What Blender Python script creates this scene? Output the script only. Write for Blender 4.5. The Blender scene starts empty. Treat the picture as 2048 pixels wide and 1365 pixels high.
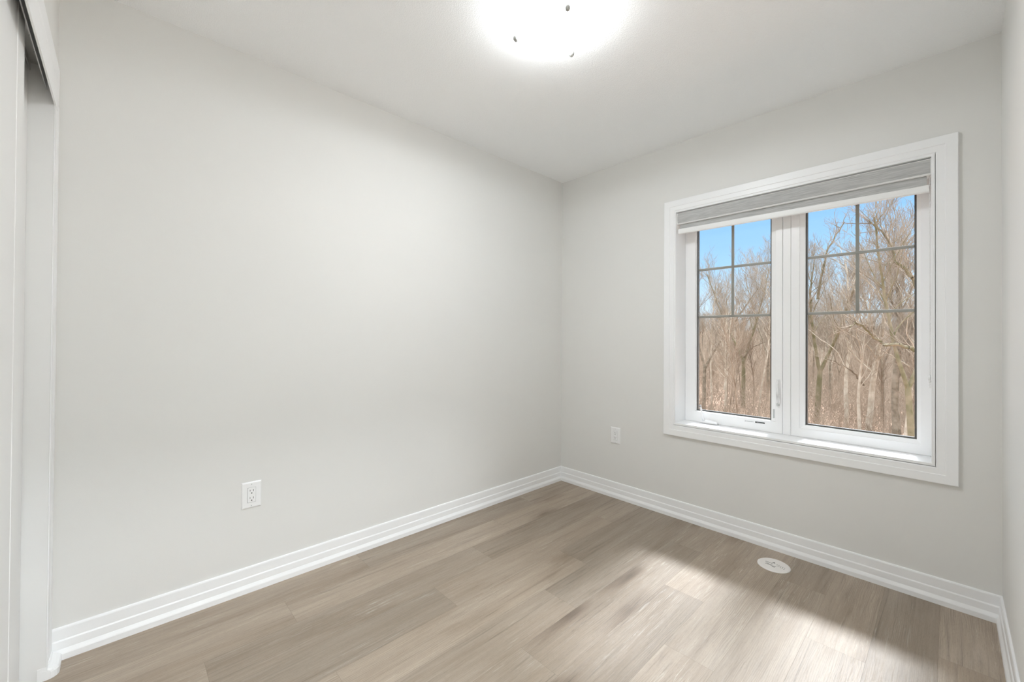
import bpy, bmesh, math, random
from mathutils import Vector, Matrix

S = bpy.context.scene
COL = S.collection
R = math.radians
PI = math.pi

# ---------------------------------------------------------------- camera
CAM = Vector((2.1927, -2.6387, 1.1595))
YAW, PITCH, ROLL = R(46.5736), R(.4211), R(.3653)
FPX, SY = 828.2745, -12.1668
_F = Vector((-math.sin(YAW) * math.cos(PITCH), math.cos(YAW) * math.cos(PITCH), math.sin(PITCH)))
_R0 = Vector((math.cos(YAW), math.sin(YAW), 0))
_U0 = _R0.cross(_F)
_R = _R0 * math.cos(ROLL) + _U0 * math.sin(ROLL)
_U = -_R0 * math.sin(ROLL) + _U0 * math.cos(ROLL)
cd = bpy.data.cameras.new('camera')
cam = bpy.data.objects.new('camera', cd)
COL.objects.link(cam)
M = Matrix((_R, _U, -_F)).transposed().to_4x4()
M.translation = CAM
cam.matrix_world = M
cd.sensor_fit = 'HORIZONTAL'
cd.sensor_width = 36
cd.lens = FPX / 2048 * 36
cd.shift_y = SY / 2048
cd.clip_start = .01
cd.clip_end = 500
S.camera = cam

# ---------------------------------------------------------------- view
S.view_settings.view_transform = 'Standard'
S.view_settings.look = 'None'
S.view_settings.exposure = 1.12
S.view_settings.gamma = 1
S.view_settings.use_curve_mapping = False
S.cycles.max_bounces = 14
S.cycles.diffuse_bounces = 9
S.cycles.transparent_max_bounces = 16
S.cycles.sample_clamp_indirect = 6
S.cycles.use_denoising = True

# ---------------------------------------------------------------- sky
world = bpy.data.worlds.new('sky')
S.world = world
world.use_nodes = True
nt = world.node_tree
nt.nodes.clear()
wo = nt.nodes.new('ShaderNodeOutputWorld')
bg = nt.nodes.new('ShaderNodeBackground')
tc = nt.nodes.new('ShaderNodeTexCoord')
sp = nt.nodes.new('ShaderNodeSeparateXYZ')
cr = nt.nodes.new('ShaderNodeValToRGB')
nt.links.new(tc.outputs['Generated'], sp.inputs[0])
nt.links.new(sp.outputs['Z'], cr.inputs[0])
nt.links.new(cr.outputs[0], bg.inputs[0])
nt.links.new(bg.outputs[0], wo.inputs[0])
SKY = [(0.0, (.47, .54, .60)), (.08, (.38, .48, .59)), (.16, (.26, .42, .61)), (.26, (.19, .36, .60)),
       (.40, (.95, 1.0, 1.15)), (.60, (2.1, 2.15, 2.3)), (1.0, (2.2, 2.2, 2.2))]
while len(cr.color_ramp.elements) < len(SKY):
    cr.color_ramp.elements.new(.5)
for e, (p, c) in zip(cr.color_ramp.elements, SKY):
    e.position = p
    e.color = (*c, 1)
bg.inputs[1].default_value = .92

# ---------------------------------------------------------------- sun veiled by thin cloud, high beyond the window
sd = bpy.data.lights.new('sun', 'SUN')
sd.energy = 10
sd.angle = R(14)
sd.color = (.90, .91, 1.0)
sun = bpy.data.objects.new('sun', sd)
COL.objects.link(sun)
sun.location = (3, 12, 14)
_sd = Vector((-.02, math.cos(R(53)), math.sin(R(53))))
sun.rotation_euler = _sd.to_track_quat('Z', 'Y').to_euler()

# ================================================================ helpers
def tag(o, label=None, cat=None, group=None, kind=None):
    if label: o['label'] = label
    if cat: o['category'] = cat
    if group: o['group'] = group
    if kind: o['kind'] = kind
    return o

def empty(name, loc):
    o = bpy.data.objects.new(name, None)
    o.empty_display_size = .05
    COL.objects.link(o)
    o.location = loc
    return o

def link(name, bm, mat, parent=None, smooth=False, kind=None, recalc=True):
    if recalc:
        bmesh.ops.recalc_face_normals(bm, faces=bm.faces)
    me = bpy.data.meshes.new(name)
    bm.to_mesh(me)
    bm.free()
    for m in (mat if isinstance(mat, (list, tuple)) else [mat]):
        me.materials.append(m)
    if smooth:
        for p in me.polygons: p.use_smooth = True
    o = bpy.data.objects.new(name, me)
    COL.objects.link(o)
    if parent:
        o.parent = parent
        pl = Vector((0, 0, 0))
        q = parent
        while q:
            pl += q.location
            q = q.parent
        me.transform(Matrix.Translation(-pl))      # geometry is given in world coordinates
    if kind: o['kind'] = kind
    return o

def BM(): return bmesh.new()

def box(bm, x0, y0, z0, x1, y1, z1, bev=0, seg=2):
    r = bmesh.ops.create_cube(bm, size=1)
    vs = r['verts']
    for v in vs:
        v.co = Vector(((x0 + x1) / 2 + v.co.x * (x1 - x0), (y0 + y1) / 2 + v.co.y * (y1 - y0), (z0 + z1) / 2 + v.co.z * (z1 - z0)))
    if bev:
        es = list({e for v in vs for e in v.link_edges})
        bmesh.ops.bevel(bm, geom=es, offset=bev, segments=seg, affect='EDGES', profile=.6)
    return bm

def prism(bm, pts, A, B):
    """closed polygon pts (list of Vectors) extruded from offset A to offset B"""
    a = [bm.verts.new(Vector(p) + Vector(A)) for p in pts]
    b = [bm.verts.new(Vector(p) + Vector(B)) for p in pts]
    n = len(pts)
    for i in range(n):
        bm.faces.new((a[i], a[(i + 1) % n], b[(i + 1) % n], b[i]))
    bm.faces.new(list(reversed(a)))
    bm.faces.new(b)

def ring(bm, x0, z0, x1, z1, prof):
    """rectangle in the XZ plane, mitred; prof = closed list of (d inward, y)"""
    loops = []
    for d, y in prof:
        loops.append([bm.verts.new((x0 + d, y, z0 + d)), bm.verts.new((x1 - d, y, z0 + d)),
                      bm.verts.new((x1 - d, y, z1 - d)), bm.verts.new((x0 + d, y, z1 - d))])
    n = len(prof)
    for i in range(n):
        a, b = loops[i], loops[(i + 1) % n]
        for k in range(4):
            bm.faces.new((a[k], a[(k + 1) % 4], b[(k + 1) % 4], b[k]))
    return bm

def frame(bm, ox0, oz0, ox1, oz1, ix0, iz0, ix1, iz1, ya, yb):
    """flat rectangular frame with independent member widths"""
    box(bm, ox0, ya, oz0, ix0, yb, oz1)
    box(bm, ix1, ya, oz0, ox1, yb, oz1)
    box(bm, ix0, ya, oz0, ix1, yb, iz0)
    box(bm, ix0, ya, iz1, ix1, yb, oz1)

def lathe(bm, prof, c, n=48, axis='Z'):
    """prof list of (r, h) open polyline revolved about an axis through c"""
    rows = []
    for r, h in prof:
        row = []
        if r < 1e-6:
            p = (0, 0, h)
            row = [bm.verts.new(_ax(p, c, axis))]
        else:
            for k in range(n):
                a = 2 * PI * k / n
                row.append(bm.verts.new(_ax((r * math.cos(a), r * math.sin(a), h), c, axis)))
        rows.append(row)
    for a, b in zip(rows, rows[1:]):
        for k in range(n):
            k2 = (k + 1) % n
            if len(a) == 1 and len(b) == 1: continue
            if len(a) == 1: bm.faces.new((a[0], b[k], b[k2]))
            elif len(b) == 1: bm.faces.new((a[k], a[k2], b[0]))
            else: bm.faces.new((a[k], a[k2], b[k2], b[k]))

def _ax(p, c, axis):
    x, y, z = p
    c = Vector(c)
    if axis == 'Z': return c + Vector((x, y, z))
    if axis == 'Y': return c + Vector((x, z, y))
    return c + Vector((z, x, y))

def tube(bm, pts, rads, n=10, cap=True):
    rows = []
    pts = [Vector(p) for p in pts]
    up = Vector((0, 0, 1))
    for i, p in enumerate(pts):
        d = (pts[min(i + 1, len(pts) - 1)] - pts[max(i - 1, 0)]).normalized()
        u = d.cross(up)
        if u.length < 1e-3: u = d.cross(Vector((1, 0, 0)))
        u.normalize()
        v = d.cross(u)
        r = rads[i] if isinstance(rads, (list, tuple)) else rads
        rows.append([bm.verts.new(p + (u * math.cos(2 * PI * k / n) + v * math.sin(2 * PI * k / n)) * r) for k in range(n)])
    for a, b in zip(rows, rows[1:]):
        for k in range(n):
            bm.faces.new((a[k], a[(k + 1) % n], b[(k + 1) % n], b[k]))
    if cap:
        bm.faces.new(list(reversed(rows[0])))
        bm.faces.new(rows[-1])

# ================================================================ materials
def mat(name, col, rough=.5, metal=0, bump=0, bscale=200, spec=.5, var=0, vscale=3):
    m = bpy.data.materials.new(name)
    m.use_nodes = True
    t = m.node_tree
    b = t.nodes['Principled BSDF']
    b.inputs['Base Color'].default_value = (*col, 1)
    b.inputs['Roughness'].default_value = rough
    b.inputs['Metallic'].default_value = metal
    b.inputs['Specular IOR Level'].default_value = spec
    co = t.nodes.new('ShaderNodeTexCoord')
    if bump:
        n = t.nodes.new('ShaderNodeTexNoise')
        n.inputs['Scale'].default_value = bscale
        n.inputs['Detail'].default_value = 4
        bp_ = t.nodes.new('ShaderNodeBump')
        bp_.inputs['Strength'].default_value = bump
        bp_.inputs['Distance'].default_value = .002
        t.links.new(co.outputs['Object'], n.inputs['Vector'])
        t.links.new(n.outputs[0], bp_.inputs['Height'])
        t.links.new(bp_.outputs[0], b.inputs['Normal'])
    if var:
        n = t.nodes.new('ShaderNodeTexNoise')
        n.inputs['Scale'].default_value = vscale
        n.inputs['Detail'].default_value = 5
        r = t.nodes.new('ShaderNodeValToRGB')
        r.color_ramp.elements[0].position = .3
        r.color_ramp.elements[1].position = .7
        r.color_ramp.elements[0].color = (*[c * (1 - var) for c in col], 1)
        r.color_ramp.elements[1].color = (*[min(1, c * (1 + var)) for c in col], 1)
        t.links.new(co.outputs['Object'], n.inputs['Vector'])
        t.links.new(n.outputs[0], r.inputs[0])
        t.links.new(r.outputs[0], b.inputs['Base Color'])
    return m

WALL = mat('wall_paint', (.755, .75, .728), .75, bump=.08, bscale=350, var=.008, vscale=2)
CEIL = mat('ceiling_stipple', (.92, .93, .935), .85, bump=.9, bscale=240)
TRIM = mat('white_trim', (.89, .895, .90), .35, bump=.02, bscale=60)
DOORW = mat('door_white', (.80, .80, .79), .4, bump=.02, bscale=80)
VINYL = mat('white_vinyl', (.92, .92, .925), .3, bump=.01, bscale=50)
PLATE = mat('outlet_plastic', (.86, .86, .86), .25, bump=.01, bscale=80)
DARK = mat('dark_slot', (.03, .03, .03), .6, bump=.05)
SPACER = mat('window_spacer', (.13, .12, .11), .5, bump=.05, bscale=300)
MUNT = mat('muntin_taupe', (.27, .25, .22), .5, bump=.02, bscale=200)
TRACK = mat('track_metal', (.55, .55, .54), .35, metal=.6, bump=.02)
SCREW = mat('screw_metal', (.25, .25, .25), .3, metal=.9, bump=.02)
CHROME = mat('brushed_nickel', (.45, .45, .43), .35, metal=.9, bump=.03)
RAILW = mat('blind_white', (.86, .86, .85), .4, bump=.02, bscale=90)
REG = mat('cover_plate_cream', (.80, .77, .74), .4, bump=.03, bscale=120)
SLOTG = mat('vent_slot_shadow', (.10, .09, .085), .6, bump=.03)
LABEL = mat('label_black', (.03, .035, .035), .4, bump=.02)
STICK = mat('sticker_grey', (.55, .57, .57), .4, bump=.02)
SHELL = mat('outside_wall', (.45, .40, .34), .9, bump=.3, bscale=30)

def fabric_mat():
    m = bpy.data.materials.new('blind_fabric_grey')
    m.use_nodes = True
    t = m.node_tree
    b = t.nodes['Principled BSDF']
    b.inputs['Roughness'].default_value = .8
    co = t.nodes.new('ShaderNodeTexCoord')
    mp = t.nodes.new('ShaderNodeMapping')
    mp.inputs['Scale'].default_value = (14, 300, 420)
    n = t.nodes.new('ShaderNodeTexNoise')
    n.inputs['Scale'].default_value = 1
    n.inputs['Detail'].default_value = 5
    r = t.nodes.new('ShaderNodeValToRGB')
    r.color_ramp.elements[0].color = (.40, .40, .395, 1)
    r.color_ramp.elements[1].color = (.56, .56, .55, 1)
    r.color_ramp.elements[0].position = .35
    r.color_ramp.elements[1].position = .65
    t.links.new(co.outputs['Object'], mp.inputs[0])
    t.links.new(mp.outputs[0], n.inputs['Vector'])
    t.links.new(n.outputs[0], r.inputs[0])
    t.links.new(r.outputs[0], b.inputs['Base Color'])
    return m
FABRIC = fabric_mat()

def glass_mat():
    m = bpy.data.materials.new('window_glass')
    m.use_nodes = True
    t = m.node_tree
    t.nodes.clear()
    o = t.nodes.new('ShaderNodeOutputMaterial')
    mx = t.nodes.new('ShaderNodeMixShader')
    a = t.nodes.new('ShaderNodeBsdfTransparent')
    a.inputs[0].default_value = (.97, .985, .98, 1)
    g = t.nodes.new('ShaderNodeBsdfGlossy')
    g.inputs['Roughness'].default_value = .01
    f = t.nodes.new('ShaderNodeFresnel')
    f.inputs[0].default_value = 1.25
    t.links.new(f.outputs[0], mx.inputs[0])
    t.links.new(a.outputs[0], mx.inputs[1])
    t.links.new(g.outputs[0], mx.inputs[2])
    t.links.new(mx.outputs[0], o.inputs[0])
    return m
GLASS = glass_mat()

def bowl_mat(strength):
    m = bpy.data.materials.new('lit_frosted_glass')
    m.use_nodes = True
    t = m.node_tree
    t.nodes.clear()
    o = t.nodes.new('ShaderNodeOutputMaterial')
    a = t.nodes.new('ShaderNodeBsdfTransparent')
    e = t.nodes.new('ShaderNodeEmission')
    e.inputs[0].default_value = (.93, .97, 1.0, 1)
    e.inputs[1].default_value = strength
    n = t.nodes.new('ShaderNodeTexNoise')
    n.inputs['Scale'].default_value = 4
    mx = t.nodes.new('ShaderNodeMixShader')
    mx.inputs[0].default_value = .35
    t.links.new(a.outputs[0], mx.inputs[1])
    t.links.new(e.outputs[0], mx.inputs[2])
    t.links.new(mx.outputs[0], o.inputs[0])
    return m
BOWL = bowl_mat(12.5)

def floor_mat():
    m = bpy.data.materials.new('oak_vinyl_plank')
    m.use_nodes = True
    t = m.node_tree
    L = t.links.new
    b = t.nodes['Principled BSDF']
    def N(kind, **kw):
        n = t.nodes.new(kind)
        for k, v in kw.items(): setattr(n, k, v)
        return n
    co = N('ShaderNodeTexCoord')
    at = N('ShaderNodeAttribute', attribute_name='rnd')
    off = N('ShaderNodeVectorMath', operation='SCALE')
    off.inputs['Scale'].default_value = 37.0
    L(at.outputs['Vector'], off.inputs[0])
    add = N('ShaderNodeVectorMath', operation='ADD')
    L(co.outputs['Object'], add.inputs[0]); L(off.outputs[0], add.inputs[1])
    def mapped(sc):
        mp = N('ShaderNodeMapping'); mp.inputs['Scale'].default_value = sc
        L(add.outputs[0], mp.inputs[0]); return mp.outputs[0]
    def noise(vec, scale, detail, dist=0, rough=.55):
        n = N('ShaderNodeTexNoise'); n.inputs['Scale'].default_value = scale
        n.inputs['Detail'].default_value = detail; n.inputs['Distortion'].default_value = dist
        n.inputs['Roughness'].default_value = rough
        L(vec, n.inputs['Vector']); return n.outputs[0]
    def ramp(v, stops):
        r = N('ShaderNodeValToRGB')
        while len(r.color_ramp.elements) < len(stops): r.color_ramp.elements.new(.5)
        for e, (p, c) in zip(r.color_ramp.elements, stops):
            e.position = p; e.color = (*(c if isinstance(c, tuple) else (c, c, c)), 1)
        L(v, r.inputs[0]); return r.outputs[0]
    def mix(kind, f, a, c):
        x = N('ShaderNodeMix', data_type='RGBA', blend_type=kind)
        if isinstance(f, float): x.inputs[0].default_value = f
        else: L(f, x.inputs[0])
        L(a, x.inputs[6])
        if isinstance(c, tuple): x.inputs[7].default_value = (*c, 1)
        else: L(c, x.inputs[7])
        return x.outputs[2]
    broad = noise(mapped((9, 1.3, 1)), 1, 4, .6)
    base = ramp(broad, [(.28, (.275, .208, .147)), (.45, (.325, .253, .185)), (.58, (.35, .278, .208)), (.75, (.385, .312, .240))])
    # long fine grain
    fine = noise(mapped((330, 9, 1)), 1, 7, .3, .7)
    base = mix('MULTIPLY', .55, base, ramp(fine, [(.30, .80), (.5, .99), (.7, 1.06)]))
    streak = noise(mapped((70, 2.2, 1)), 1, 5, .8, .6)
    base = mix('MULTIPLY', .9, base, ramp(streak, [(.26, .58), (.40, .93), (.55, 1.02), (.72, 1.10)]))
    speck = noise(mapped((620, 60, 1)), 1, 3, .2, .6)
    base = mix('MULTIPLY', .7, base, ramp(speck, [(.30, .78), (.45, 1.0), (.7, 1.05)]))
    # flowing figure (cathedral grain)
    w = N('ShaderNodeTexWave', wave_type='BANDS', bands_direction='X')
    w.inputs['Scale'].default_value = 7.5
    w.inputs['Distortion'].default_value = 16
    w.inputs['Detail'].default_value = 3
    w.inputs['Detail Scale'].default_value = .55
    w.inputs['Detail Roughness'].default_value = .45
    L(mapped((6.5, .8, 1)), w.inputs['Vector'])
    figmask = ramp(noise(mapped((5, 1.2, 1)), 1, 2), [(.47, 0.0), (.58, 1.0)])
    fig = ramp(w.outputs[1], [(.0, .84), (.3, 1.0), (1.0, 1.04)])
    fm = mix('MULTIPLY', figmask, base, fig)
    # limed white streaks
    lime = ramp(noise(mapped((160, 5, 1)), 1, 5, 1.6, .7), [(.55, 0.0), (.66, 1.0)])
    lmask = ramp(noise(mapped((7, 1.5, 1)), 1.3, 3), [(.46, 0.0), (.62, .6)])
    lm = N('ShaderNodeMath', operation='MULTIPLY'); L(lime, lm.inputs[0]); L(lmask, lm.inputs[1])
    c2 = mix('MIX', lm.outputs[0], fm, (.56, .50, .42))
    # knots
    vo = N('ShaderNodeTexVoronoi'); vo.inputs['Scale'].default_value = 1
    vo.inputs['Randomness'].default_value = 1
    dv = N('ShaderNodeVectorMath', operation='ADD')
    nz = N('ShaderNodeTexNoise'); nz.inputs['Scale'].default_value = 9
    L(mapped((1, .35, 1)), nz.inputs['Vector'])
    nsc = N('ShaderNodeVectorMath', operation='SCALE'); nsc.inputs['Scale'].default_value = .35
    L(nz.outputs['Color'], nsc.inputs[0])
    L(mapped((3.6, 1.15, 1)), dv.inputs[0]); L(nsc.outputs[0], dv.inputs[1])
    L(dv.outputs[0], vo.inputs['Vector'])
    kn = ramp(vo.outputs['Distance'], [(.0, (.28, .24, .21)), (.06, (.50, .45, .41)), (.16, (.84, .81, .78)), (.26, (1., 1., 1.))])
    c3 = mix('MULTIPLY', .9, c2, kn)
    # tone of each plank
    sepx = N('ShaderNodeSeparateXYZ'); L(at.outputs['Vector'], sepx.inputs[0])
    tone = ramp(sepx.outputs[0], [(.0, (.86, .86, .86)), (.5, (.99, .985, .98)), (1., (1.10, 1.095, 1.09))])
    c4 = mix('MULTIPLY', 1.0, c3, tone)
    hs = N('ShaderNodeHueSaturation')
    hs.inputs['Saturation'].default_value = FLOOR_SAT
    hs.inputs['Value'].default_value = FLOOR_VAL
    L(c4, hs.inputs['Color'])
    L(hs.outputs[0], b.inputs['Base Color'])
    rr = N('ShaderNodeMapRange')
    rr.inputs['To Min'].default_value = .36; rr.inputs['To Max'].default_value = .52
    L(fine, rr.inputs['Value']); L(rr.outputs[0], b.inputs['Roughness'])
    b.inputs['Specular IOR Level'].default_value = .45
    bp_ = N('ShaderNodeBump'); bp_.inputs['Strength'].default_value = .22; bp_.inputs['Distance'].default_value = .0012
    hm = N('ShaderNodeMath', operation='ADD'); L(fine, hm.inputs[0]); L(lime, hm.inputs[1])
    L(hm.outputs[0], bp_.inputs['Height']); L(bp_.outputs[0], b.inputs['Normal'])
    return m
FLOOR_SAT, FLOOR_VAL = .88, 1.04
FLOOR = floor_mat()
SUB = mat('subfloor', (.10, .08, .06), .8, bump=.1)

def bark_mat(name, c0, c1, sc):
    m = bpy.data.materials.new(name)
    m.use_nodes = True
    t = m.node_tree
    b = t.nodes['Principled BSDF']
    b.inputs['Roughness'].default_value = .9
    b.inputs['Specular IOR Level'].default_value = .1
    co = t.nodes.new('ShaderNodeTexCoord')
    n = t.nodes.new('ShaderNodeTexNoise')
    n.inputs['Scale'].default_value = sc
    n.inputs['Detail'].default_value = 5
    r = t.nodes.new('ShaderNodeValToRGB')
    r.color_ramp.elements[0].position = .38
    r.color_ramp.elements[1].position = .62
    r.color_ramp.elements[0].color = (*c0, 1)
    r.color_ramp.elements[1].color = (*c1, 1)
    t.links.new(co.outputs['Object'], n.inputs['Vector'])
    t.links.new(n.outputs[0], r.inputs[0])
    t.links.new(r.outputs[0], b.inputs['Base Color'])
    return m
BARK = bark_mat('bark_grey_brown', (0.170, 0.135, 0.097), (0.302, 0.249, 0.192), 5)
BARKP = bark_mat('bark_pale', (0.403, 0.341, 0.270), (0.576, 0.507, 0.423), 4)
BARKM = bark_mat('bark_mossy', (0.150, 0.133, 0.070), (0.260, 0.214, 0.144), 3)
TWIG = bark_mat('twig_tan', (0.210, 0.165, 0.122), (0.312, 0.255, 0.201), 2)
BRUSH = bark_mat('brush_stems', (0.199, 0.145, 0.104), (0.331, 0.261, 0.198), 1.2)
LITTER = bark_mat('leaf_litter', (.22, .14, .10), (.42, .29, .215), 2.2)
HILLM = bark_mat('wooded_hillside', (0.210, 0.166, 0.131), (0.293, 0.236, 0.195), .4)

# ================================================================ the room
H = 2.44
W = 2.3415
YC = -2.808            # face of the closet wall
# ---- floor of separate planks, one mesh
def build_floor():
    rng = random.Random(5)
    bm = BM()
    lay = bm.faces.layers.float_vector.new('rnd')
    box(bm, -.12, -3.6, -.12, 3.75, .2, -.004)
    for f in bm.faces: f.material_index = 1
    known = {0: -1.715, 1: -.905, 2: -1.21, 3: -1.57, 4: -.885, 5: -1.205, 6: -1.537, 7: -.76, 8: -1.125, 9: -.30, 10: -.685, 11: -1.02, 12: -.45}
    wdt, x0, gap, Lp = .179, .015, .0002, 1.2
    for k in range(-1, 21):
        xa, xb = x0 + k * wdt, x0 + (k + 1) * wdt
        xa, xb = max(xa, -.12), min(xb, 3.75)
        if xb <= xa: continue
        y = known.get(k, -rng.random() * 1.2)
        while y < .2: y += Lp
        while y > -3.6:
            ya, yb = max(y - Lp, -3.6), min(y, .14)
            if yb > ya:
                vs = [bm.verts.new(p) for p in ((xa + gap, ya + gap, 0), (xb - gap, ya + gap, 0), (xb - gap, yb - gap, 0), (xa + gap, yb - gap, 0))]
                f = bm.faces.new(vs)
                f[lay] = (rng.random(), rng.random(), rng.random())
            y -= Lp
    o = link('floor', bm, [FLOOR, SUB], kind='structure', recalc=False)
build_floor()

# ---- ceiling
bm = BM(); box(bm, -.12, -3.6, H, 3.75, .2, H + .12); link('ceiling', bm, CEIL, kind='structure')
# ---- left wall
bm = BM(); box(bm, -.12, -3.6, 0, 0, .2, H); link('wall_left', bm, WALL, kind='structure')
# ---- window wall (opening .95 - 2.15, .60 - 1.99)
OX0, OX1, OZ0, OZ1 = .9655, 2.137, .6145, 1.985
bm = BM()
g = .012
frame(bm, 0, 0, W, H, OX0 - g, OZ0 - g, OX1 + g, OZ1 + g, 0, .2)
link('wall_window', bm, WALL, kind='structure')
# ---- right wall with the doorway the picture is taken from
bm = BM()
DY0, DY1, DZ = -2.76, -1.93, 2.04
box(bm, W, DY1, 0, W + .12, 0.2, H)
box(bm, W, DY0, DZ, W + .12, DY1, H)
box(bm, W, YC - .12, 0, W + .12, DY0, H)
link('wall_right', bm, WALL, kind='structure')
# ---- hall behind the doorway
bm = BM()
box(bm, W + .12, DY0 - .55, 0, 3.63, DY0 - .43, H)
box(bm, W + .12, -1.25, 0, 3.63, -1.13, H)
box(bm, 3.51, DY0 - .43, 0, 3.63, -1.25, H)
link('wall_hall', bm, WALL, kind='structure')
bm = BM()
for (a, b2) in ((W - .012, W), (W + .12, W + .132)):
    box(bm, a, DY1, 0, b2, DY1 + .065, DZ + .065)
    box(bm, a, max(DY0 - .065, YC + .001), 0, b2, DY0, DZ + .065)
    box(bm, a, DY0, DZ, b2, DY1, DZ + .065)
link('trim_1', bm, TRIM, kind='structure')

# ---- closet wall: opening x .1085 .. 1.72
CX0, CX1, CZ, ZH = .1085, 1.72, 1.940, 2.062
bm = BM()
box(bm, 0, YC - .12, 0, CX0 - .012, YC, H)
box(bm, CX1 + .012, YC - .12, 0, W, YC, H)
box(bm, CX0 - .012, YC - .12, ZH + .02, CX1 + .012, YC, H)
link('wall_closet', bm, WALL, kind='structure')
bm = BM()
box(bm, -.12, -3.6, 0, W + .12, -3.5, H)
box(bm, 1.80, -3.5, 0, 1.88, YC - .12, H)
link('wall_back', bm, WALL, kind='structure')
# casing round the closet opening, stepped profile
bm = BM()
YF = -2.8033
def casing_leg(xo, xi, zt):
    s = 1 if xi > xo else -1
    wd = abs(xi - xo)
    pts = [(xo, YC), (xo, YF), (xo + s * wd * .45, YF), (xo + s * wd * .5, YF - .0015), (xo + s * wd * .9, YF - .0015), (xi, YF - .0015), (xi, YC)]
    prism(bm, [Vector((x, y, 0)) for x, y in pts], (0, 0, 0), (0, 0, zt))
casing_leg(.0126, CX0, CZ + .001)
casing_leg(CX1 + .096, CX1, CZ + .001)
wd = .16
pts = [(CZ + wd, YC), (CZ + wd, YF), (CZ + wd * .62, YF), (CZ + wd * .58, YF - .0012), (CZ + wd * .22, YF - .0012), (CZ + wd * .18, YF), (CZ, YF), (CZ, YC)]
prism(bm, [Vector((0, y, z)) for z, y in pts], (.0126, 0, 0), (CX1 + .096, 0, 0))
link('trim_2', bm, TRIM, kind='structure')
# jamb lining of the closet opening
bm = BM()
box(bm, CX0 - .012, YC - .12, 0, CX0, YC - .0003, ZH)
box(bm, CX1, YC - .12, 0, CX1 + .012, YC - .0003, ZH)
box(bm, CX0 - .012, YC - .12, ZH, CX1 + .012, YC + .001, ZH + .02)
link('trim_3', bm, DOORW, kind='structure')

# sliding track under the closet head
tr = empty('sliding_door_track', (.9, YC - .06, ZH))
tag(tr, 'grey metal sliding door track with dark screws under the closet head', 'door track')
bm = BM()
box(bm, CX0 + .002, YC - .093, ZH - .004, CX1 - .002, YC - .0105, ZH - .0001)
link('track_plate', bm, TRACK, tr)
for yy, dz in ((YC - .0175, .080), (YC - .054, .03), (YC - .091, .03)):
    bm = BM()
    box(bm, CX0 + .004, yy - .0012, ZH - dz, CX1 - .002, yy + .0012, ZH - .004)
    link('track_rail', bm, TRACK, tr)
for xx in (.20, .30, .42, .62, .95):
    bm = BM()
    lathe(bm, [(0, -.0015), (.003, -.0012), (.0038, 0), (0, .0002)], (xx, YC - .034, ZH - .004), 14)
    link('screw', bm, SCREW, tr, True)

# sliding closet doors: stiles and rails round a recessed panel
def sliding_door(name, x0, x1, yf, handle_x):
    d = empty(name, ((x0 + x1) / 2, yf - .011, 0))
    d['kind'] = 'structure'
    bm = BM(); box(bm, x0 + .1005, yf - .022, .008, x1 - .1005, yf, ZH - .012, .0012, 1); link('door_panel', bm, DOORW, d)
    for a_, b_ in ((x0, x0 + .100), (x1 - .100, x1)):
        bm = BM(); box(bm, a_, yf - .022, .008, b_, yf + .0012, ZH - .012, .0015, 1); link('door_stile', bm, DOORW, d)
    bm = BM(); lathe(bm, [(0, -.002), (.022, -.002), (.024, .0005), (.027, .0015), (.027, 0)], (handle_x, yf, 1.0), 24, 'Y'); link('finger_pull', bm, CHROME, d, True)
sliding_door('door_1', .46, 1.27, YC - .028, 1.22)
sliding_door('door_2', CX0 + .002, .93, YC - .060, .88)

# ---- baseboards
BP = [(0, 0), (.018, 0), (.018, .021), (.0165, .025), (.011, .037), (.0105, .064), (.0085, .068), (.0075, .069), (.0075, .106), (.006, .111), (.003, .1127), (0, .1127)]
def baseboard(name, A, B, nrm, mA=0, mB=0):
    """run from A to B on the floor, profile leaning towards nrm; mA/mB = mitre sign at the ends"""
    A, B, n = Vector(A), Vector(B), Vector(nrm)
    d = (B - A).normalized()
    bm = BM()
    a = [bm.verts.new(A + n * t + d * (t * mA) + Vector((0, 0, z))) for t, z in BP]
    b = [bm.verts.new(B + n * t - d * (t * mB) + Vector((0, 0, z))) for t, z in BP]
    k = len(BP)
    for i in range(k): bm.faces.new((a[i], a[(i + 1) % k], b[(i + 1) % k], b[i]))
    bm.faces.new(list(reversed(a))); bm.faces.new(b)
    link(name, bm, TRIM, kind='structure')
baseboard('baseboard_left', (0, YC, 0), (0, 0, 0), (1, 0, 0), 0, 1)
baseboard('baseboard_window', (0, 0, 0), (W, 0, 0), (0, -1, 0), 1, 1)
baseboard('baseboard_right', (W, 0, 0), (W, DY1 + .065, 0), (-1, 0, 0), 1, 0)
# plinth foot that wraps the narrow wall beside the closet
bm = BM()
def wrap(off, z0, z1):
    pts = [(.0185, YC), (.0185, YF + off)]
    for k in range(6):
        a = PI / 2 * (1 - k / 5)
        pts.append((.082 + .027 * math.cos(a), YF + off - .027 + .027 * math.sin(a)))
    pts += [(CX0 + .001, YC - .02), (CX0, YC)]
    return [Vector((x, y, 0)) for x, y in pts]
lv = [(.025, 0), (.0255, .022), (.022, .029), (.014, .035), (.004, .040), (.001, .045)]
prev = None
for off, z in lv:
    cur = [bm.verts.new(p + Vector((0, 0, z))) for p in wrap(off, 0, 0)]
    if prev:
        for i in range(len(cur)): bm.faces.new((prev[i], prev[(i + 1) % len(cur)], cur[(i + 1) % len(cur)], cur[i]))
    else: bm.faces.new(list(reversed(cur)))
    prev = cur
bm.faces.new(prev)
link('baseboard_closet', bm, TRIM, kind='structure')

# ================================================================ the window
win = empty('window_1', ((OX0 + OX1) / 2, 0, OZ0))
win['kind'] = 'structure'
D = .135
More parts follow.
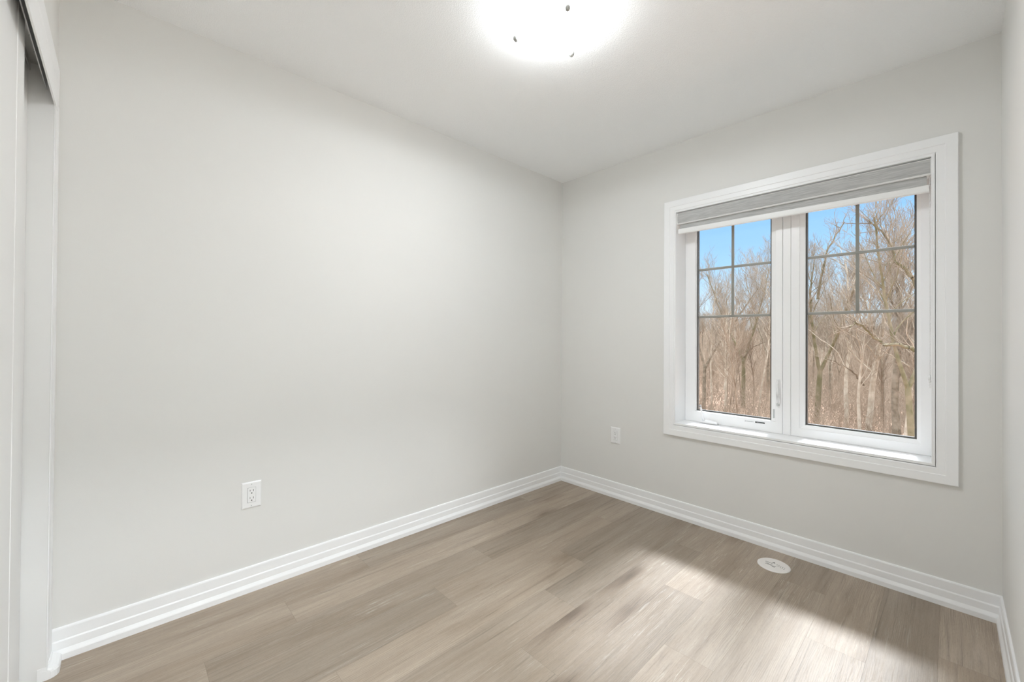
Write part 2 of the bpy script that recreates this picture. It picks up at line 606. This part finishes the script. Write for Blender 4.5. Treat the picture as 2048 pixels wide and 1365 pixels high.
# casing, stepped and mitred
bm = BM()
ring(bm, .888, .5307, 2.2201, 2.0645, [(0, 0), (0, -.016), (.002, -.018), (.038, -.018), (.041, -.0155), (.066, -.0155), (.069, -.013), (.069, 0)])
link('casing', bm, TRIM, win)
# jamb extension with a small bright front edge
bm = BM()
ring(bm, OX0 - .0115, OZ0 - .0115, OX1 + .0115, OZ1 + .0115, [(0, -.0125), (.0035, -.0125), (.0045, -.0120), (.0055, -.0125), (.0105, -.0125), (.0115, -.0115), (.0115, .2), (0, .2)])
link('jamb', bm, TRIM, win)
# outer frame and mullion
bm = BM()
frame(bm, OX0, OZ0, OX1, OZ1, 1.029 - .03, .640, 2.0985, 1.945, D + .006, .2)
link('outer_frame', bm, VINYL, win)
bm = BM()
box(bm, 1.532, D + .001, OZ0, 1.5705, .2, OZ1, .0015, 1)
link('mullion', bm, VINYL, win)

def sash(name, ox0, oz0, ox1, oz1, gx0, gz0, gx1, gz1, bead, ya, label):
    """frame from the outer to the glass opening, bead, spacer, glass and muntins"""
    s = bpy.data.objects.new(name, None)
    COL.objects.link(s)
    s.parent = win
    s.location = Vector(((gx0 + gx1) / 2, D, gz0)) - win.location
    bm = BM()
    bl, bb, br, bt = bead
    o = [(ox0, oz0), (ox1, oz0), (ox1, oz1), (ox0, oz1)]
    m1 = [(gx0 - bl, gz0 - bb), (gx1 + br, gz0 - bb), (gx1 + br, gz1 + bt), (gx0 - bl, gz1 + bt)]
    g1 = [(gx0, gz0), (gx1, gz0), (gx1, gz1), (gx0, gz1)]
    lev = [(o, .195), (o, ya + .002), ([(o[0][0] + .002, o[0][1] + .002), (o[1][0] - .002, o[1][1] + .002), (o[2][0] - .002, o[2][1] - .002), (o[3][0] + .002, o[3][1] - .002)], ya),
           (m1, ya), (m1, ya + .005), (g1, ya + .013), (g1, .158), (g1, .195)]
    rows = [[bm.verts.new((x, y, z)) for x, z in pts] for pts, y in lev]
    n = len(rows)
    for i in range(n):
        a, b = rows[i], rows[(i + 1) % n]
        for k in range(4): bm.faces.new((a[k], a[(k + 1) % 4], b[(k + 1) % 4], b[k]))
    link('sash_frame', bm, VINYL, s)
    bm = BM(); ring(bm, gx0 + .0002, gz0 + .0002, gx1 - .0002, gz1 - .0002, [(0, .1595), (.008, .1595), (.008, .176), (0, .176)]); link('spacer', bm, SPACER, s)
    bm = BM(); box(bm, gx0 - .003, .1575, gz0 - .003, gx1 + .003, .1595, gz1 + .003); link('glass_pane', bm, GLASS, s)
    bm = BM(); box(bm, gx0 - .003, .176, gz0 - .003, gx1 + .003, .178, gz1 + .003); link('glass_pane', bm, GLASS, s)
    bm = BM()
    cx = (gx0 + gx1) / 2
    yy0, yy1 = .1635, .1705
    e = .0082
    box(bm, cx - .0078, yy0, 1.3068, cx + .0078, yy1, gz1 - e, .0015, 1)
    for z in (1.619, 1.3068):
        box(bm, gx0 + e, yy0 - .0003, z - .0078, gx1 - e, yy1 + .0003, z + .0078, .0015, 1)
    link('muntins', bm, MUNT, s)
    return s
lsash = sash('casement_sash', OX0 + .0005, OZ0 + .0008, 1.5305, OZ1 - .0005, 1.0345, .6850, 1.4715, 1.915, (.004, .004, .026, .004), D, '')
rsash = sash('fixed_sash', 1.572, OZ0 + .0008, OX1 - .0005, OZ1 - .0005, 1.6375, .6825, 2.0842, 1.915, (.0245, .019, .015, .019), D, '')
# crank on the casement
bm = BM()
pts = [(1.072, .6175), (1.180, .6165), (1.183, .622), (1.178, .634), (1.10, .643), (1.080, .642), (1.072, .630)]
prism(bm, [Vector((x, 0, z)) for x, z in pts], (0, D - .028, 0), (0, D, 0))
bmesh.ops.bevel(bm, geom=list(bm.edges), offset=.003, segments=2, affect='EDGES')
hk = link('crank_housing', bm, VINYL, lsash)
bm = BM()
tube(bm, [(1.098, D - .020, .636), (1.094, D - .032, .650), (1.091, D - .034, .680), (1.085, D - .036, .712), (1.083, D - .040, .722)], [.012, .008, .006, .0052, .006], 10)
link('crank_handle', bm, VINYL, lsash, True)
bm = BM()
lathe(bm, [(0, -.006), (.007, -.006), (.008, 0), (.007, .006), (0, .006)], (1.083, D - .043, .727), 16, 'Y')
link('crank_knob', bm, mat('knob_grey', (.42, .40, .40), .4, bump=.02), lsash, True)
# lock lever
bm = BM()
box(bm, 1.500, D - .006, .786, 1.520, D, .930, .003)
tube(bm, [(1.510, D - .006, .800), (1.511, D - .022, .815), (1.512, D - .026, .860), (1.511, D - .022, .905), (1.510, D - .008, .922)], [.006, .007, .007, .007, .005], 10)
link('lock_lever', bm, VINYL, lsash, True)
bm = BM(); box(bm, 1.504, D - .010, .776, 1.516, D - .0005, .790, .001); link('lock_keeper', bm, STICK, lsash)
# black bar and the faint print on the bottom rail, sticker on the stile
bm = BM(); box(bm, 1.390, D - .0006, .6600, 1.441, D + .0004, .6680); link('label_bar', bm, LABEL, lsash)
bm = BM(); box(bm, 1.400, D - .0009, .6615, 1.436, D - .0005, .6632); link('label_sheen', bm, STICK, lsash)
bm = BM()
x = 1.333
prism(bm, [Vector((x, 0, .6605)), Vector((x + .006, 0, .6605)), Vector((x + .003, 0, .6665))], (0, D - .0005, 0), (0, D + .0003, 0))
x += .0085
for k in range(8):
    box(bm, x, D - .0005, .6615, x + .0032, D + .0003, .6650)
    x += .0052
link('fine_print', bm, mat('print_grey', (.22, .23, .24), .5, bump=.02), lsash)
bm = BM(); box(bm, 1.482, D + .0045, .700, 1.489, D + .0085, .752, .001); link('rating_sticker', bm, STICK, lsash)

# ================================================================ the blind
bl = empty('roller_blind', (1.5505, .03, 1.98))
tag(bl, 'rolled-up blind with grey fabric cassette mounted inside the top of the window', 'blind')
def hprism(pts, x0, x1, mt, name, par=bl, tilt=0):
    bm = BM()
    prism(bm, [Vector((0, y, z)) for y, z in pts], (x0, 0, 0), (x1, 0, -tilt))
    return link(name, bm, mt, par)
def arc(y0, z0, z1, bulge, n=8):
    return [(y0 - bulge * math.sin(PI * k / n), z1 + (z0 - z1) * k / n) for k in range(n + 1)]
# cassette body with lips, fabric insert on its front
hprism([(.006, 1.981)] + [(.004, 1.981), (.0005, 1.979), (.003, 1.977)] + [(.004, 1.914), (.0005, 1.9125), (.002, 1.909), (.012, 1.9065), (.012, 1.912), (.075, 1.912), (.075, 1.981)], .9715, 2.1345, RAILW, 'cassette')
hprism(arc(.003, 1.9145, 1.977, .006) + [(.0042, 1.9145), (.0042, 1.977)], .9715, 2.1345, FABRIC, 'fascia_fabric')
for xa, xb in ((.9665, .9713), (2.1347, 2.1365)):
    hprism(arc(.002, 1.9085, 1.982, .007) + [(.076, 1.9085), (.076, 1.982)], xa, xb, RAILW, 'end_cap')
# roller, hanging double fabric
bm = BM(); tube(bm, [(.975, .048, 1.945), (2.13, .048, 1.945)], .027, 20); link('roller', bm, FABRIC, bl, True)
hprism([(.0185, 1.936), (.0185, 1.874), (.0200, 1.874), (.0200, 1.936)], .979, 2.1215, FABRIC, 'hanging_fabric', tilt=.006)
bm = BM()
pr = [(.012, 1.8795), (.0095, 1.8765), (.0085, 1.864), (.0095, 1.851), (.013, 1.847), (.022, 1.847), (.026, 1.851), (.027, 1.864), (.026, 1.8765), (.023, 1.8795)]
a = [bm.verts.new((.972, y, z)) for y, z in pr]
b = [bm.verts.new((2.1295, y, z - .0145)) for y, z in pr]
for i in range(len(pr)): bm.faces.new((a[i], a[(i + 1) % len(pr)], b[(i + 1) % len(pr)], b[i]))
bm.faces.new(list(reversed(a))); bm.faces.new(b)
link('bottom_rail', bm, RAILW, bl)
# bead chain loop and its tensioner
bm = BM()
z = 1.905
while z > .992:
    for yy in (.030, .046):
        bmesh.ops.create_icosphere(bm, subdivisions=1, radius=.0022, matrix=Matrix.Translation((2.1318, yy, z)))
    z -= .0056
for yy in (.030, .046):
    tube(bm, [(2.1318, yy, 1.91), (2.1318, yy, .99)], .0007, 5)
link('bead_chain', bm, RAILW, bl, True)
bm = BM()
p = []
for k in range(25):
    aa = 2 * PI * k / 24
    p.append((2.131 + .0 * math.cos(aa), .038 + .0135 * math.cos(aa), .987 + .0135 * math.sin(aa)))
tube(bm, p, .0035, 8, False)
lathe(bm, [(0, -.004), (.009, -.004), (.009, .004), (0, .004)], (2.130, .038, .987), 16, 'X')
tube(bm, [(2.1325, .038, .974), (2.134, .036, .964), (2.1335, .034, .955)], [.0055, .005, .005], 10)
box(bm, 2.130, .026, .944, 2.1365, .044, .957, .0015)
link('chain_tensioner', bm, RAILW, bl, True)

# ================================================================ outlets
def outlet(origin, ux, n, label, pw=.079, ph=.119):
    """ux = unit vector to the right on the wall, n = out of the wall"""
    o = empty('wall_outlet', origin)
    tag(o, label, 'electrical outlet', 'duplex outlets low on the walls')
    O, ux, n = Vector(origin), Vector(ux), Vector(n)
    uz = Vector((0, 0, 1))
    T = Matrix((ux, n, uz)).transposed().to_4x4()
    T.translation = O
    def put(bm, name, mt, par, smooth=False):
        bm.transform(T)
        return link(name, bm, mt, par, smooth)
    bm = BM()
    w2, h2 = pw / 2, ph / 2
    lev = [(0, 0, 0), (0, .0022, 0), (.004, .0052, 0), (.0065, .0058, 0)]
    rows = []
    for ins, y, _ in lev:
        rows.append([bm.verts.new((sx * (w2 - ins), y, sz * (h2 - ins))) for sx, sz in ((-1, -1), (1, -1), (1, 1), (-1, 1))])
    for a, b in zip(rows, rows[1:]):
        for k in range(4): bm.faces.new((a[k], a[(k + 1) % 4], b[(k + 1) % 4], b[k]))
    bm.faces.new(rows[-1]); bm.faces.new(list(reversed(rows[0])))
    put(bm, 'cover_plate', PLATE, o)
    bm = BM(); ringpts = (-.0172, -.0338, .0172, .0338)
    box(bm, ringpts[0], .0056, ringpts[1], ringpts[2], .0060, ringpts[3])
    put(bm, 'gap_shadow_line', mat('gap_grey', (.40, .40, .40), .6, bump=.02), o)
    bm = BM(); box(bm, -.0163, .0050, -.0328, .0163, .0074, .0328, .0012, 2)
    rec = put(bm, 'receptacle', PLATE, o)
    bm = BM()
    for cz in (.0165, -.0165):
        box(bm, -.0078, .0070, cz - .0005, -.0056, .0076, cz + .0085)
        box(bm, .0056, .0070, cz + .0005, .0074, .0076, cz + .0080)
        for s in range(1):
            vs = [(.0028 * math.cos(2 * PI * k / 14), 0, cz - .0075 + .0028 * math.sin(2 * PI * k / 14)) for k in range(14)]
            prism(bm, [Vector(v) for v in vs], (0, .0070, 0), (0, .0077, 0))
    put(bm, 'contact_slots', DARK, rec)
    for sz in (-1, 1):
        bm = BM(); lathe(bm, [(0, .0064), (.0022, .0063), (.0028, .0056), (.0028, .0050)], (0, 0, sz * .0485), 12, 'Y')
        put(bm, 'screw', STICK, o, True)
    return o
outlet((0, -2.196, .4365), (0, -1, 0), (1, 0, 0), 'white duplex outlet on the long blank wall, above the longer baseboard')
outlet((.514, 0, .4508), (1, 0, 0), (0, -1, 0), 'white duplex outlet on the window wall, left of the window')

# ================================================================ floor cover plate
rg = empty('round_floor_vent', (1.572, -.193, 0))
tag(rg, 'round cream perforated cover plate lying on the floor below the window', 'floor vent')
bm = BM()
lathe(bm, [(0, .0052), (.060, .0052), (.0685, .0042), (.0725, .0018), (.0730, 0), (0, 0)], (1.572, -.193, .0003), 64)
pl = link('cover_disc', bm, REG, rg, True)
bm = BM()
zz = .0053
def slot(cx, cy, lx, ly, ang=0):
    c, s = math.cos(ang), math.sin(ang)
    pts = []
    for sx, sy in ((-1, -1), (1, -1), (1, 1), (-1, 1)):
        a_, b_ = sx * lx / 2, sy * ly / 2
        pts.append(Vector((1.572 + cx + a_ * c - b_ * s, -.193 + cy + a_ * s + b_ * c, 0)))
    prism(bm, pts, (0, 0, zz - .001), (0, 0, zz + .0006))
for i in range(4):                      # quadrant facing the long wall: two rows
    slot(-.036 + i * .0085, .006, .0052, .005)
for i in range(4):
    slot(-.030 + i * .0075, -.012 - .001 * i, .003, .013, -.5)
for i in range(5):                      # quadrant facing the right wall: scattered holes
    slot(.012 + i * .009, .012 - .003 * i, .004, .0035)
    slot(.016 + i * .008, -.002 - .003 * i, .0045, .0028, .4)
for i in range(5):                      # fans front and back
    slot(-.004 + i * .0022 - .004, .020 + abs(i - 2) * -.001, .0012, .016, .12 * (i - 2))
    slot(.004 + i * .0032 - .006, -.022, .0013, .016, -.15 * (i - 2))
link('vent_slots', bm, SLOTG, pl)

# ================================================================ ceiling lamp
def flush_lamp(c, label, power):
    L = empty('ceiling_light', (c[0], c[1], H))
    tag(L, label, 'ceiling light', 'flush ceiling lights')
    bm = BM(); lathe(bm, [(0, H - .0005), (.105, H - .0005), (.110, H - .012), (.104, H - .028), (0, H - .028)], (c[0], c[1], 0), 48)
    link('base_pan', bm, RAILW, L, True)
    bm = BM()
    Rr, z0, dep = .141, 2.372, .068
    prof = [(0, z0 - dep)]
    for k in range(1, 15):
        a = PI / 2 * k / 14
        prof.append((Rr * math.sin(a) ** .92, z0 - dep * math.cos(a) ** 1.1))
    prof.append((Rr + .004, z0 + .002))
    prof.append((Rr + .004, z0 + .006))
    lathe(bm, prof, (c[0], c[1], 0), 64)
    bo = link('glass_bowl', bm, BOWL, L, True)
    md = bo.modifiers.new('thick', 'SOLIDIFY'); md.thickness = .004; md.offset = -1
    for ang in FIN:
        dx, dy = math.cos(ang), math.sin(ang)
        bm = BM()
        px, py = c[0] + dx * .1405, c[1] + dy * .1405
        lathe(bm, [(0, 2.338), (.006, 2.339), (.0105, 2.345), (.0115, 2.352), (.0095, 2.358), (.004, 2.361), (0, 2.362)], (px, py, 0), 16)
        link('finial', bm, CHROME, L, True)
    ld = bpy.data.lights.new('lamp_light', 'AREA')
    ld.shape = 'DISK'; ld.size = .18; ld.energy = power; ld.color = (.89, .95, 1.0)
    lo = bpy.data.objects.new('lamp_light', ld)
    COL.objects.link(lo); lo.parent = L; lo.location = (0, 0, 2.345 - H)
    pd = bpy.data.lights.new('lamp_glow', 'SPOT')
    pd.spot_size = R(177); pd.spot_blend = .12; pd.shadow_soft_size = .06
    pd.energy = power * .85; pd.color = (.89, .95, 1.0)
    po = bpy.data.objects.new('lamp_glow', pd)
    COL.objects.link(po); po.parent = L; po.location = (0, 0, 2.355 - H)
    return L
FIN = [R(-25), R(-141), R(95)]
flush_lamp((1.120, -1.420), 'lit round frosted glass flush light in the middle of the bedroom ceiling', 8.8)
flush_lamp((2.98, -2.25), 'added fill light, a round frosted flush lamp in the unseen hall outside the doorway', 46)  # out-of-view hall lamp, added to throw fill light through the doorway

# ================================================================ outside
GZ = -3.6
def ray(u, v):
    return _F + _R * ((u - 1024) / FPX) - _U * ((v - 682.5 - SY) / FPX)
def ground_z(d):
    return GZ + max(0, d - 30) * .02 + max(0, d - 80) * .07
def spot(u, d):
    """place on the ground seen along column u at horizontal distance d from the house corner"""
    r = ray(u, 670)
    h = Vector((r.x, r.y)).normalized() * d
    return Vector((CAM.x + h.x, CAM.y + h.y, ground_z(d)))
# ground
bm = BM()
nu, nd = 46, 50
rows = []
rngg = random.Random(3)
for j in range(nd + 1):
    d = 4 + (j / nd) ** 1.6 * 146
    row = []
    for i in range(nu + 1):
        u = R(-75 + 150 * i / nu)
        x, y = CAM.x + math.sin(u) * d, CAM.y + math.cos(u) * d
        row.append(bm.verts.new((x, y, ground_z(d) + (rngg.random() - .5) * .12)))
    rows.append(row)
for a, b in zip(rows, rows[1:]):
    for k in range(nu): bm.faces.new((a[k], a[k + 1], b[k + 1], b[k]))
o = link('ground', bm, LITTER, kind='structure', smooth=True)

# ---- trees
class TreeMesh:
    def __init__(s): s.v, s.f, s.m = [], [], []
    def seg(s, a, b, ra, rb, n, mi):
        d = b - a
        if d.length < 1e-5: return
        d.normalize()
        u = d.cross(Vector((.3, .9, .1)))
        if u.length < .05: u = d.cross(Vector((1, 0, 0)))
        u.normalize(); w = d.cross(u)
        i0 = len(s.v)
        for p, r in ((a, ra), (b, rb)):
            for k in range(n):
                t = 2 * PI * k / n
                s.v.append(p + u * (math.cos(t) * r) + w * (math.sin(t) * r))
        for k in range(n):
            s.f.append((i0 + k, i0 + (k + 1) % n, i0 + n + (k + 1) % n, i0 + n + k)); s.m.append(mi)
    def build(s, name, mats):
        me = bpy.data.meshes.new(name)
        me.from_pydata(s.v, [], s.f)
        for m in mats: me.materials.append(m)
        me.polygons.foreach_set('material_index', s.m)
        me.polygons.foreach_set('use_smooth', [True] * len(s.f))
        return me

def grow(tm, rng, p, d, r, L, depth, maxd, spread, twig_min, sides):
    """a wandering tapering limb that throws side limbs"""
    nseg = max(3, int(L / (.55 if depth == 0 else .32)))
    step = L / nseg
    pts = [p.copy()]; rr = [r]
    dd = d.copy()
    end = r * (.30 if depth < maxd else .35)
    for i in range(nseg):
        wob = .05 if depth == 0 else .17
        dd = (dd + Vector((rng.gauss(0, wob), rng.gauss(0, wob), rng.gauss(0, wob * .5) + (.05 if depth else .03)))).normalized()
        q = pts[-1] + dd * step
        r1 = r + (end - r) * (i + 1) / nseg
        tm.seg(pts[-1], q, rr[-1], max(r1, twig_min), sides if depth < 2 else 3, 0 if depth < 2 else 1)
        pts.append(q); rr.append(max(r1, twig_min))
    if depth >= maxd: return
    nb = {0: 16, 1: 9, 2: 6, 3: 3}[depth]
    for k in range(nb):
        t = (.30 if depth == 0 else .18) + (1 - (.30 if depth == 0 else .18)) * (k + rng.random()) / nb
        i = min(int(t * nseg), nseg - 1)
        f = t * nseg - i
        q = pts[i].lerp(pts[i + 1], f)
        base = (pts[i + 1] - pts[i]).normalized()
        ang = rng.uniform(.45, .95) * spread
        ax = base.cross(Vector((rng.gauss(0, 1), rng.gauss(0, 1), rng.gauss(0, 1)))).normalized()
        nd_ = (Matrix.Rotation(ang, 3, ax) @ base)
        nd_ = (nd_ + Vector((0, 0, .42))).normalized()
        rc = rr[i] * rng.uniform(.28, .48)
        Lc = L * (rng.uniform(.28, .5) if depth == 0 else rng.uniform(.35, .6)) * (1.15 - .5 * t)
        grow(tm, rng, q, nd_, max(rc, twig_min), Lc, depth + 1, maxd, spread, twig_min, sides)

def tree_mesh(seed, Ht, r, lean=(0, 0), maxd=3, spread=1.0, fork=False, twig=.006, mats=None, sides=7):
    rng = random.Random(seed)
    tm = TreeMesh()
    d = Vector((lean[0], lean[1], 1)).normalized()
    tm.seg(Vector((0, 0, -.3)), Vector((0, 0, .35)), r * 1.7, r * 1.12, sides, 0)
    if fork:
        q = Vector((0, 0, .3)) + d * (Ht * .30)
        tm.seg(Vector((0, 0, .3)), q, r * 1.1, r * .92, sides, 0)
        for s in (-1, 1):
            dd = (d + Vector((.28 * s + rng.gauss(0, .05), rng.gauss(0, .15), 0))).normalized()
            grow(tm, rng, q - d * .1, dd, r * .72, Ht * .70, 0, maxd, spread, twig, sides)
    else:
        grow(tm, rng, Vector((0, 0, .3)), d, r * 1.1, Ht, 0, maxd, spread, twig, sides)
    return tm.build('bare_tree', mats or [BARK, TWIG])

def place_tree(me, loc, rot, sc, label, group=None):
    o = bpy.data.objects.new('bare_tree', me)
    COL.objects.link(o)
    o.location = loc; o.rotation_euler = (0, 0, rot); o.scale = (sc, sc, sc)
    tag(o, label, 'tree', group)
    return o

hero = [  # column u, distance, height, radius, lean, fork, material, label
    (1692, 27.5, 8.6, 0.094, (.00, .0), False, BARKP, 'straight pale bare trunk seen just left of the middle of the right pane'),
    (1719, 25.0, 6.8, 0.066, (.02, .0), False, BARKP, 'slim pale bare trunk seen below the upright bar of the right pane'),
    (1736, 26.0, 9.0, 0.121, (.00, .0), False, BARKP, 'thick pale bare trunk right of the slim one in the right pane'),
    (1791, 24.6, 8.6, 0.143, (-.01, .0), False, BARK, 'thick grey trunk with mossy limbs near the right edge of the right pane'),
    (1808, 24.0, 7.6, 0.072, (.02, .0), False, BARKP, 'slim pale trunk close beside the thick grey one at the pane edge'),
    (1634, 30.0, 9.0, 0.138, (.05, .02), True, BARKM, 'forked mossy tree at the left edge of the right pane'),
    (1826, 21.0, 9.2, 0.100, (-.05, .0), True, BARKM, 'tall forked tree leaning in at the far right edge of the right pane'),
    (1765, 33.0, 9.7, 0.088, (.0, .0), True, BARK, 'tall spreading bare tree behind the right pane crossbars'),
    (1660, 36.0, 9.4, 0.072, (.0, .0), True, BARK, 'twiggy bare tree behind the left half of the right pane'),
    (1449, 28.0, 6.1, 0.066, (.10, .0), False, BARKP, 'whitish leaning trunk in the left pane'),
    (1408, 30.0, 8.6, 0.110, (.02, .0), True, BARK, 'forked bare tree at the left edge of the left pane'),
    (1424, 31.0, 7.2, 0.061, (-.02, .0), False, BARKP, 'slim pale trunk between the forked tree and the leaning trunk in the left pane'),
    (1487, 33.0, 9.7, 0.121, (.0, .0), True, BARKM, 'dark spreading bare tree right of the upright bar in the left pane'),
    (1518, 30.0, 8.6, 0.055, (.0, .0), False, BARKP, 'thin straight pale trunk near the right edge of the left pane'),
    (1536, 37.0, 10.1, 0.099, (.0, .0), True, BARK, 'tall bare tree at the right edge of the left pane'),
]
LIMBS = {  # big side limbs: points given as column, row, distance
    1826: [(BARKM, 0, [(1850, 712, 21), (1822, 697, 20.9), (1796, 690, 20.6), (1770, 689, 20.4), (1748, 676, 20.2), (1728, 655, 20), (1712, 646, 19.8), (1700, 655, 19.6)], .075),
           (BARKM, 0, [(1846, 600, 21), (1828, 560, 20.9), (1812, 540, 20.8), (1792, 522, 20.7), (1780, 488, 20.6), (1766, 466, 20.5), (1750, 452, 20.4), (1738, 441, 20.3)], .07)],
    1808: [(BARKP, 0, [(1835, 742, 24), (1812, 728, 23.8), (1790, 716, 23.6), (1765, 700, 23.4)], .035)],
    1736: [(BARK, 0, [(1728, 772, 26), (1712, 750, 25.6), (1692, 736, 25.2), (1668, 722, 24.8)], .05)],
    1634: [(BARKM, 0, [(1634, 600, 30), (1645, 545, 29.8), (1655, 500, 29.6), (1672, 470, 29.5), (1690, 444, 29.4)], .08)],
    1487: [(BARK, 0, [(1487, 715, 33), (1500, 700, 32.8), (1515, 690, 32.5), (1535, 682, 32.2)], .06)],
    1449: [(BARKP, 0, [(1449, 780, 28), (1456, 720, 28), (1460, 660, 28.2), (1463, 620, 28.4)], .06)],
}
for i, (u, d, h, r, lean, fk, m, lab) in enumerate(hero):
    me = tree_mesh(100 + i, h, r, lean, 3, 1.0, fk, .0048, [m, TWIG])
    tr_ = place_tree(me, spot(u, d), 0, 1, lab)
    for (mt_, dd_, path, r0) in LIMBS.get(u, []):
        tl = TreeMesh(); rl = random.Random(u + len(path))
        P_ = []
        for (pu, pv, pd) in path:
            rr_ = ray(pu, pv); P_.append(CAM + rr_ * (pd / Vector((rr_.x, rr_.y)).length) - tr_.location)
        # smooth the limb through its points
        Q = []
        for a_, b_ in zip(P_, P_[1:]):
            for q_ in range(4): Q.append(a_.lerp(b_, q_ / 4) + Vector([rl.gauss(0, .02) for _ in range(3)]))
        Q.append(P_[-1])
        nQ = len(Q)
        for k_ in range(nQ - 1):
            tl.seg(Q[k_], Q[k_ + 1], r0 * (1 - .8 * k_ / nQ), r0 * (1 - .8 * (k_ + 1) / nQ), 6, 0)
            if k_ > 2:
                dv = ((Q[k_ + 1] - Q[k_]).normalized() + Vector((rl.gauss(0, .6), rl.gauss(0, .6), rl.gauss(.2, .5)))).normalized()
                grow(tl, rl, Q[k_], dv, max(.005, r0 * .3), rl.uniform(.5, 1.2), 2, 3, 1.0, .004, 4)
        me_ = tl.build('limb', [mt_, TWIG])
        lo_ = bpy.data.objects.new('limb', me_); COL.objects.link(lo_); lo_.parent = tr_

# the woods behind: nine kinds repeated
kinds = []
for i in range(9):
    kinds.append(tree_mesh(300 + i, 8.6 + .7 * (i % 3), .075 + .012 * (i % 4), ((i % 3 - 1) * .04, 0), 3, 1.05, i % 2 == 0, .0065, [[BARK, TWIG], [BARKP, TWIG], [TWIG, TWIG]][i % 3], 5))
rt = random.Random(77)
for i in range(92):
    u = rt.uniform(1180, 2080)
    d = 36 + (i / 92) ** .9 * 72 + rt.uniform(-3, 3)
    place_tree(kinds[i % 9], spot(u, d), rt.uniform(0, 6.28), rt.uniform(.52, .82),
               'bare grey-brown tree deep in the woods outside the window', 'bare trees deep in the woods')
# saplings
sap = [tree_mesh(500 + i, 4.6, .035, (.08 * (i - 1), 0), 2, .8, False, .007, [BRUSH, BRUSH], 4) for i in range(4)]
for i in range(60):
    u = rt.uniform(1250, 2000)
    d = rt.uniform(23, 48)
    o = place_tree(sap[i % 4], spot(u, d), rt.uniform(0, 6.28), rt.uniform(.6, 1.25),
                   'thin bare sapling in the undergrowth outside the window', 'thin saplings in the undergrowth')
    o.name = 'bare_sapling'
# tangled brush on the forest floor: nobody could count it
tm = TreeMesh()
for i in range(36000):
    u = rt.uniform(1150, 2100)
    d = 24 + 84 * rt.random() ** 1.1
    p = spot(u, d)
    p.z -= .05
    hgt = rt.uniform(.4, 1.9) * (1 + (d - 20) / 26)
    a = Vector((rt.gauss(0, .45), rt.gauss(0, .45), 1)).normalized()
    b = Vector((rt.gauss(0, .6), rt.gauss(0, .6), .8)).normalized()
    rr_ = rt.uniform(.004, .009) * d / 25
    m_ = p + a * hgt * .55
    tm.seg(p, m_, rr_, rr_ * .8, 3, 0)
    tm.seg(m_, m_ + b * hgt * .5, rr_ * .8, rr_ * .4, 3, 0)
    c = Vector((rt.gauss(0, .8), rt.gauss(0, .8), .5)).normalized()
    tm.seg(p + a * hgt * .35, p + a * hgt * .35 + c * hgt * .4, rr_ * .7, rr_ * .35, 3, 0)
me = tm.build('underbrush', [BRUSH])
o = bpy.data.objects.new('underbrush', me)
COL.objects.link(o)
tag(o, 'tangled dry brown brush covering the forest floor outside the window', 'brush', kind='stuff')
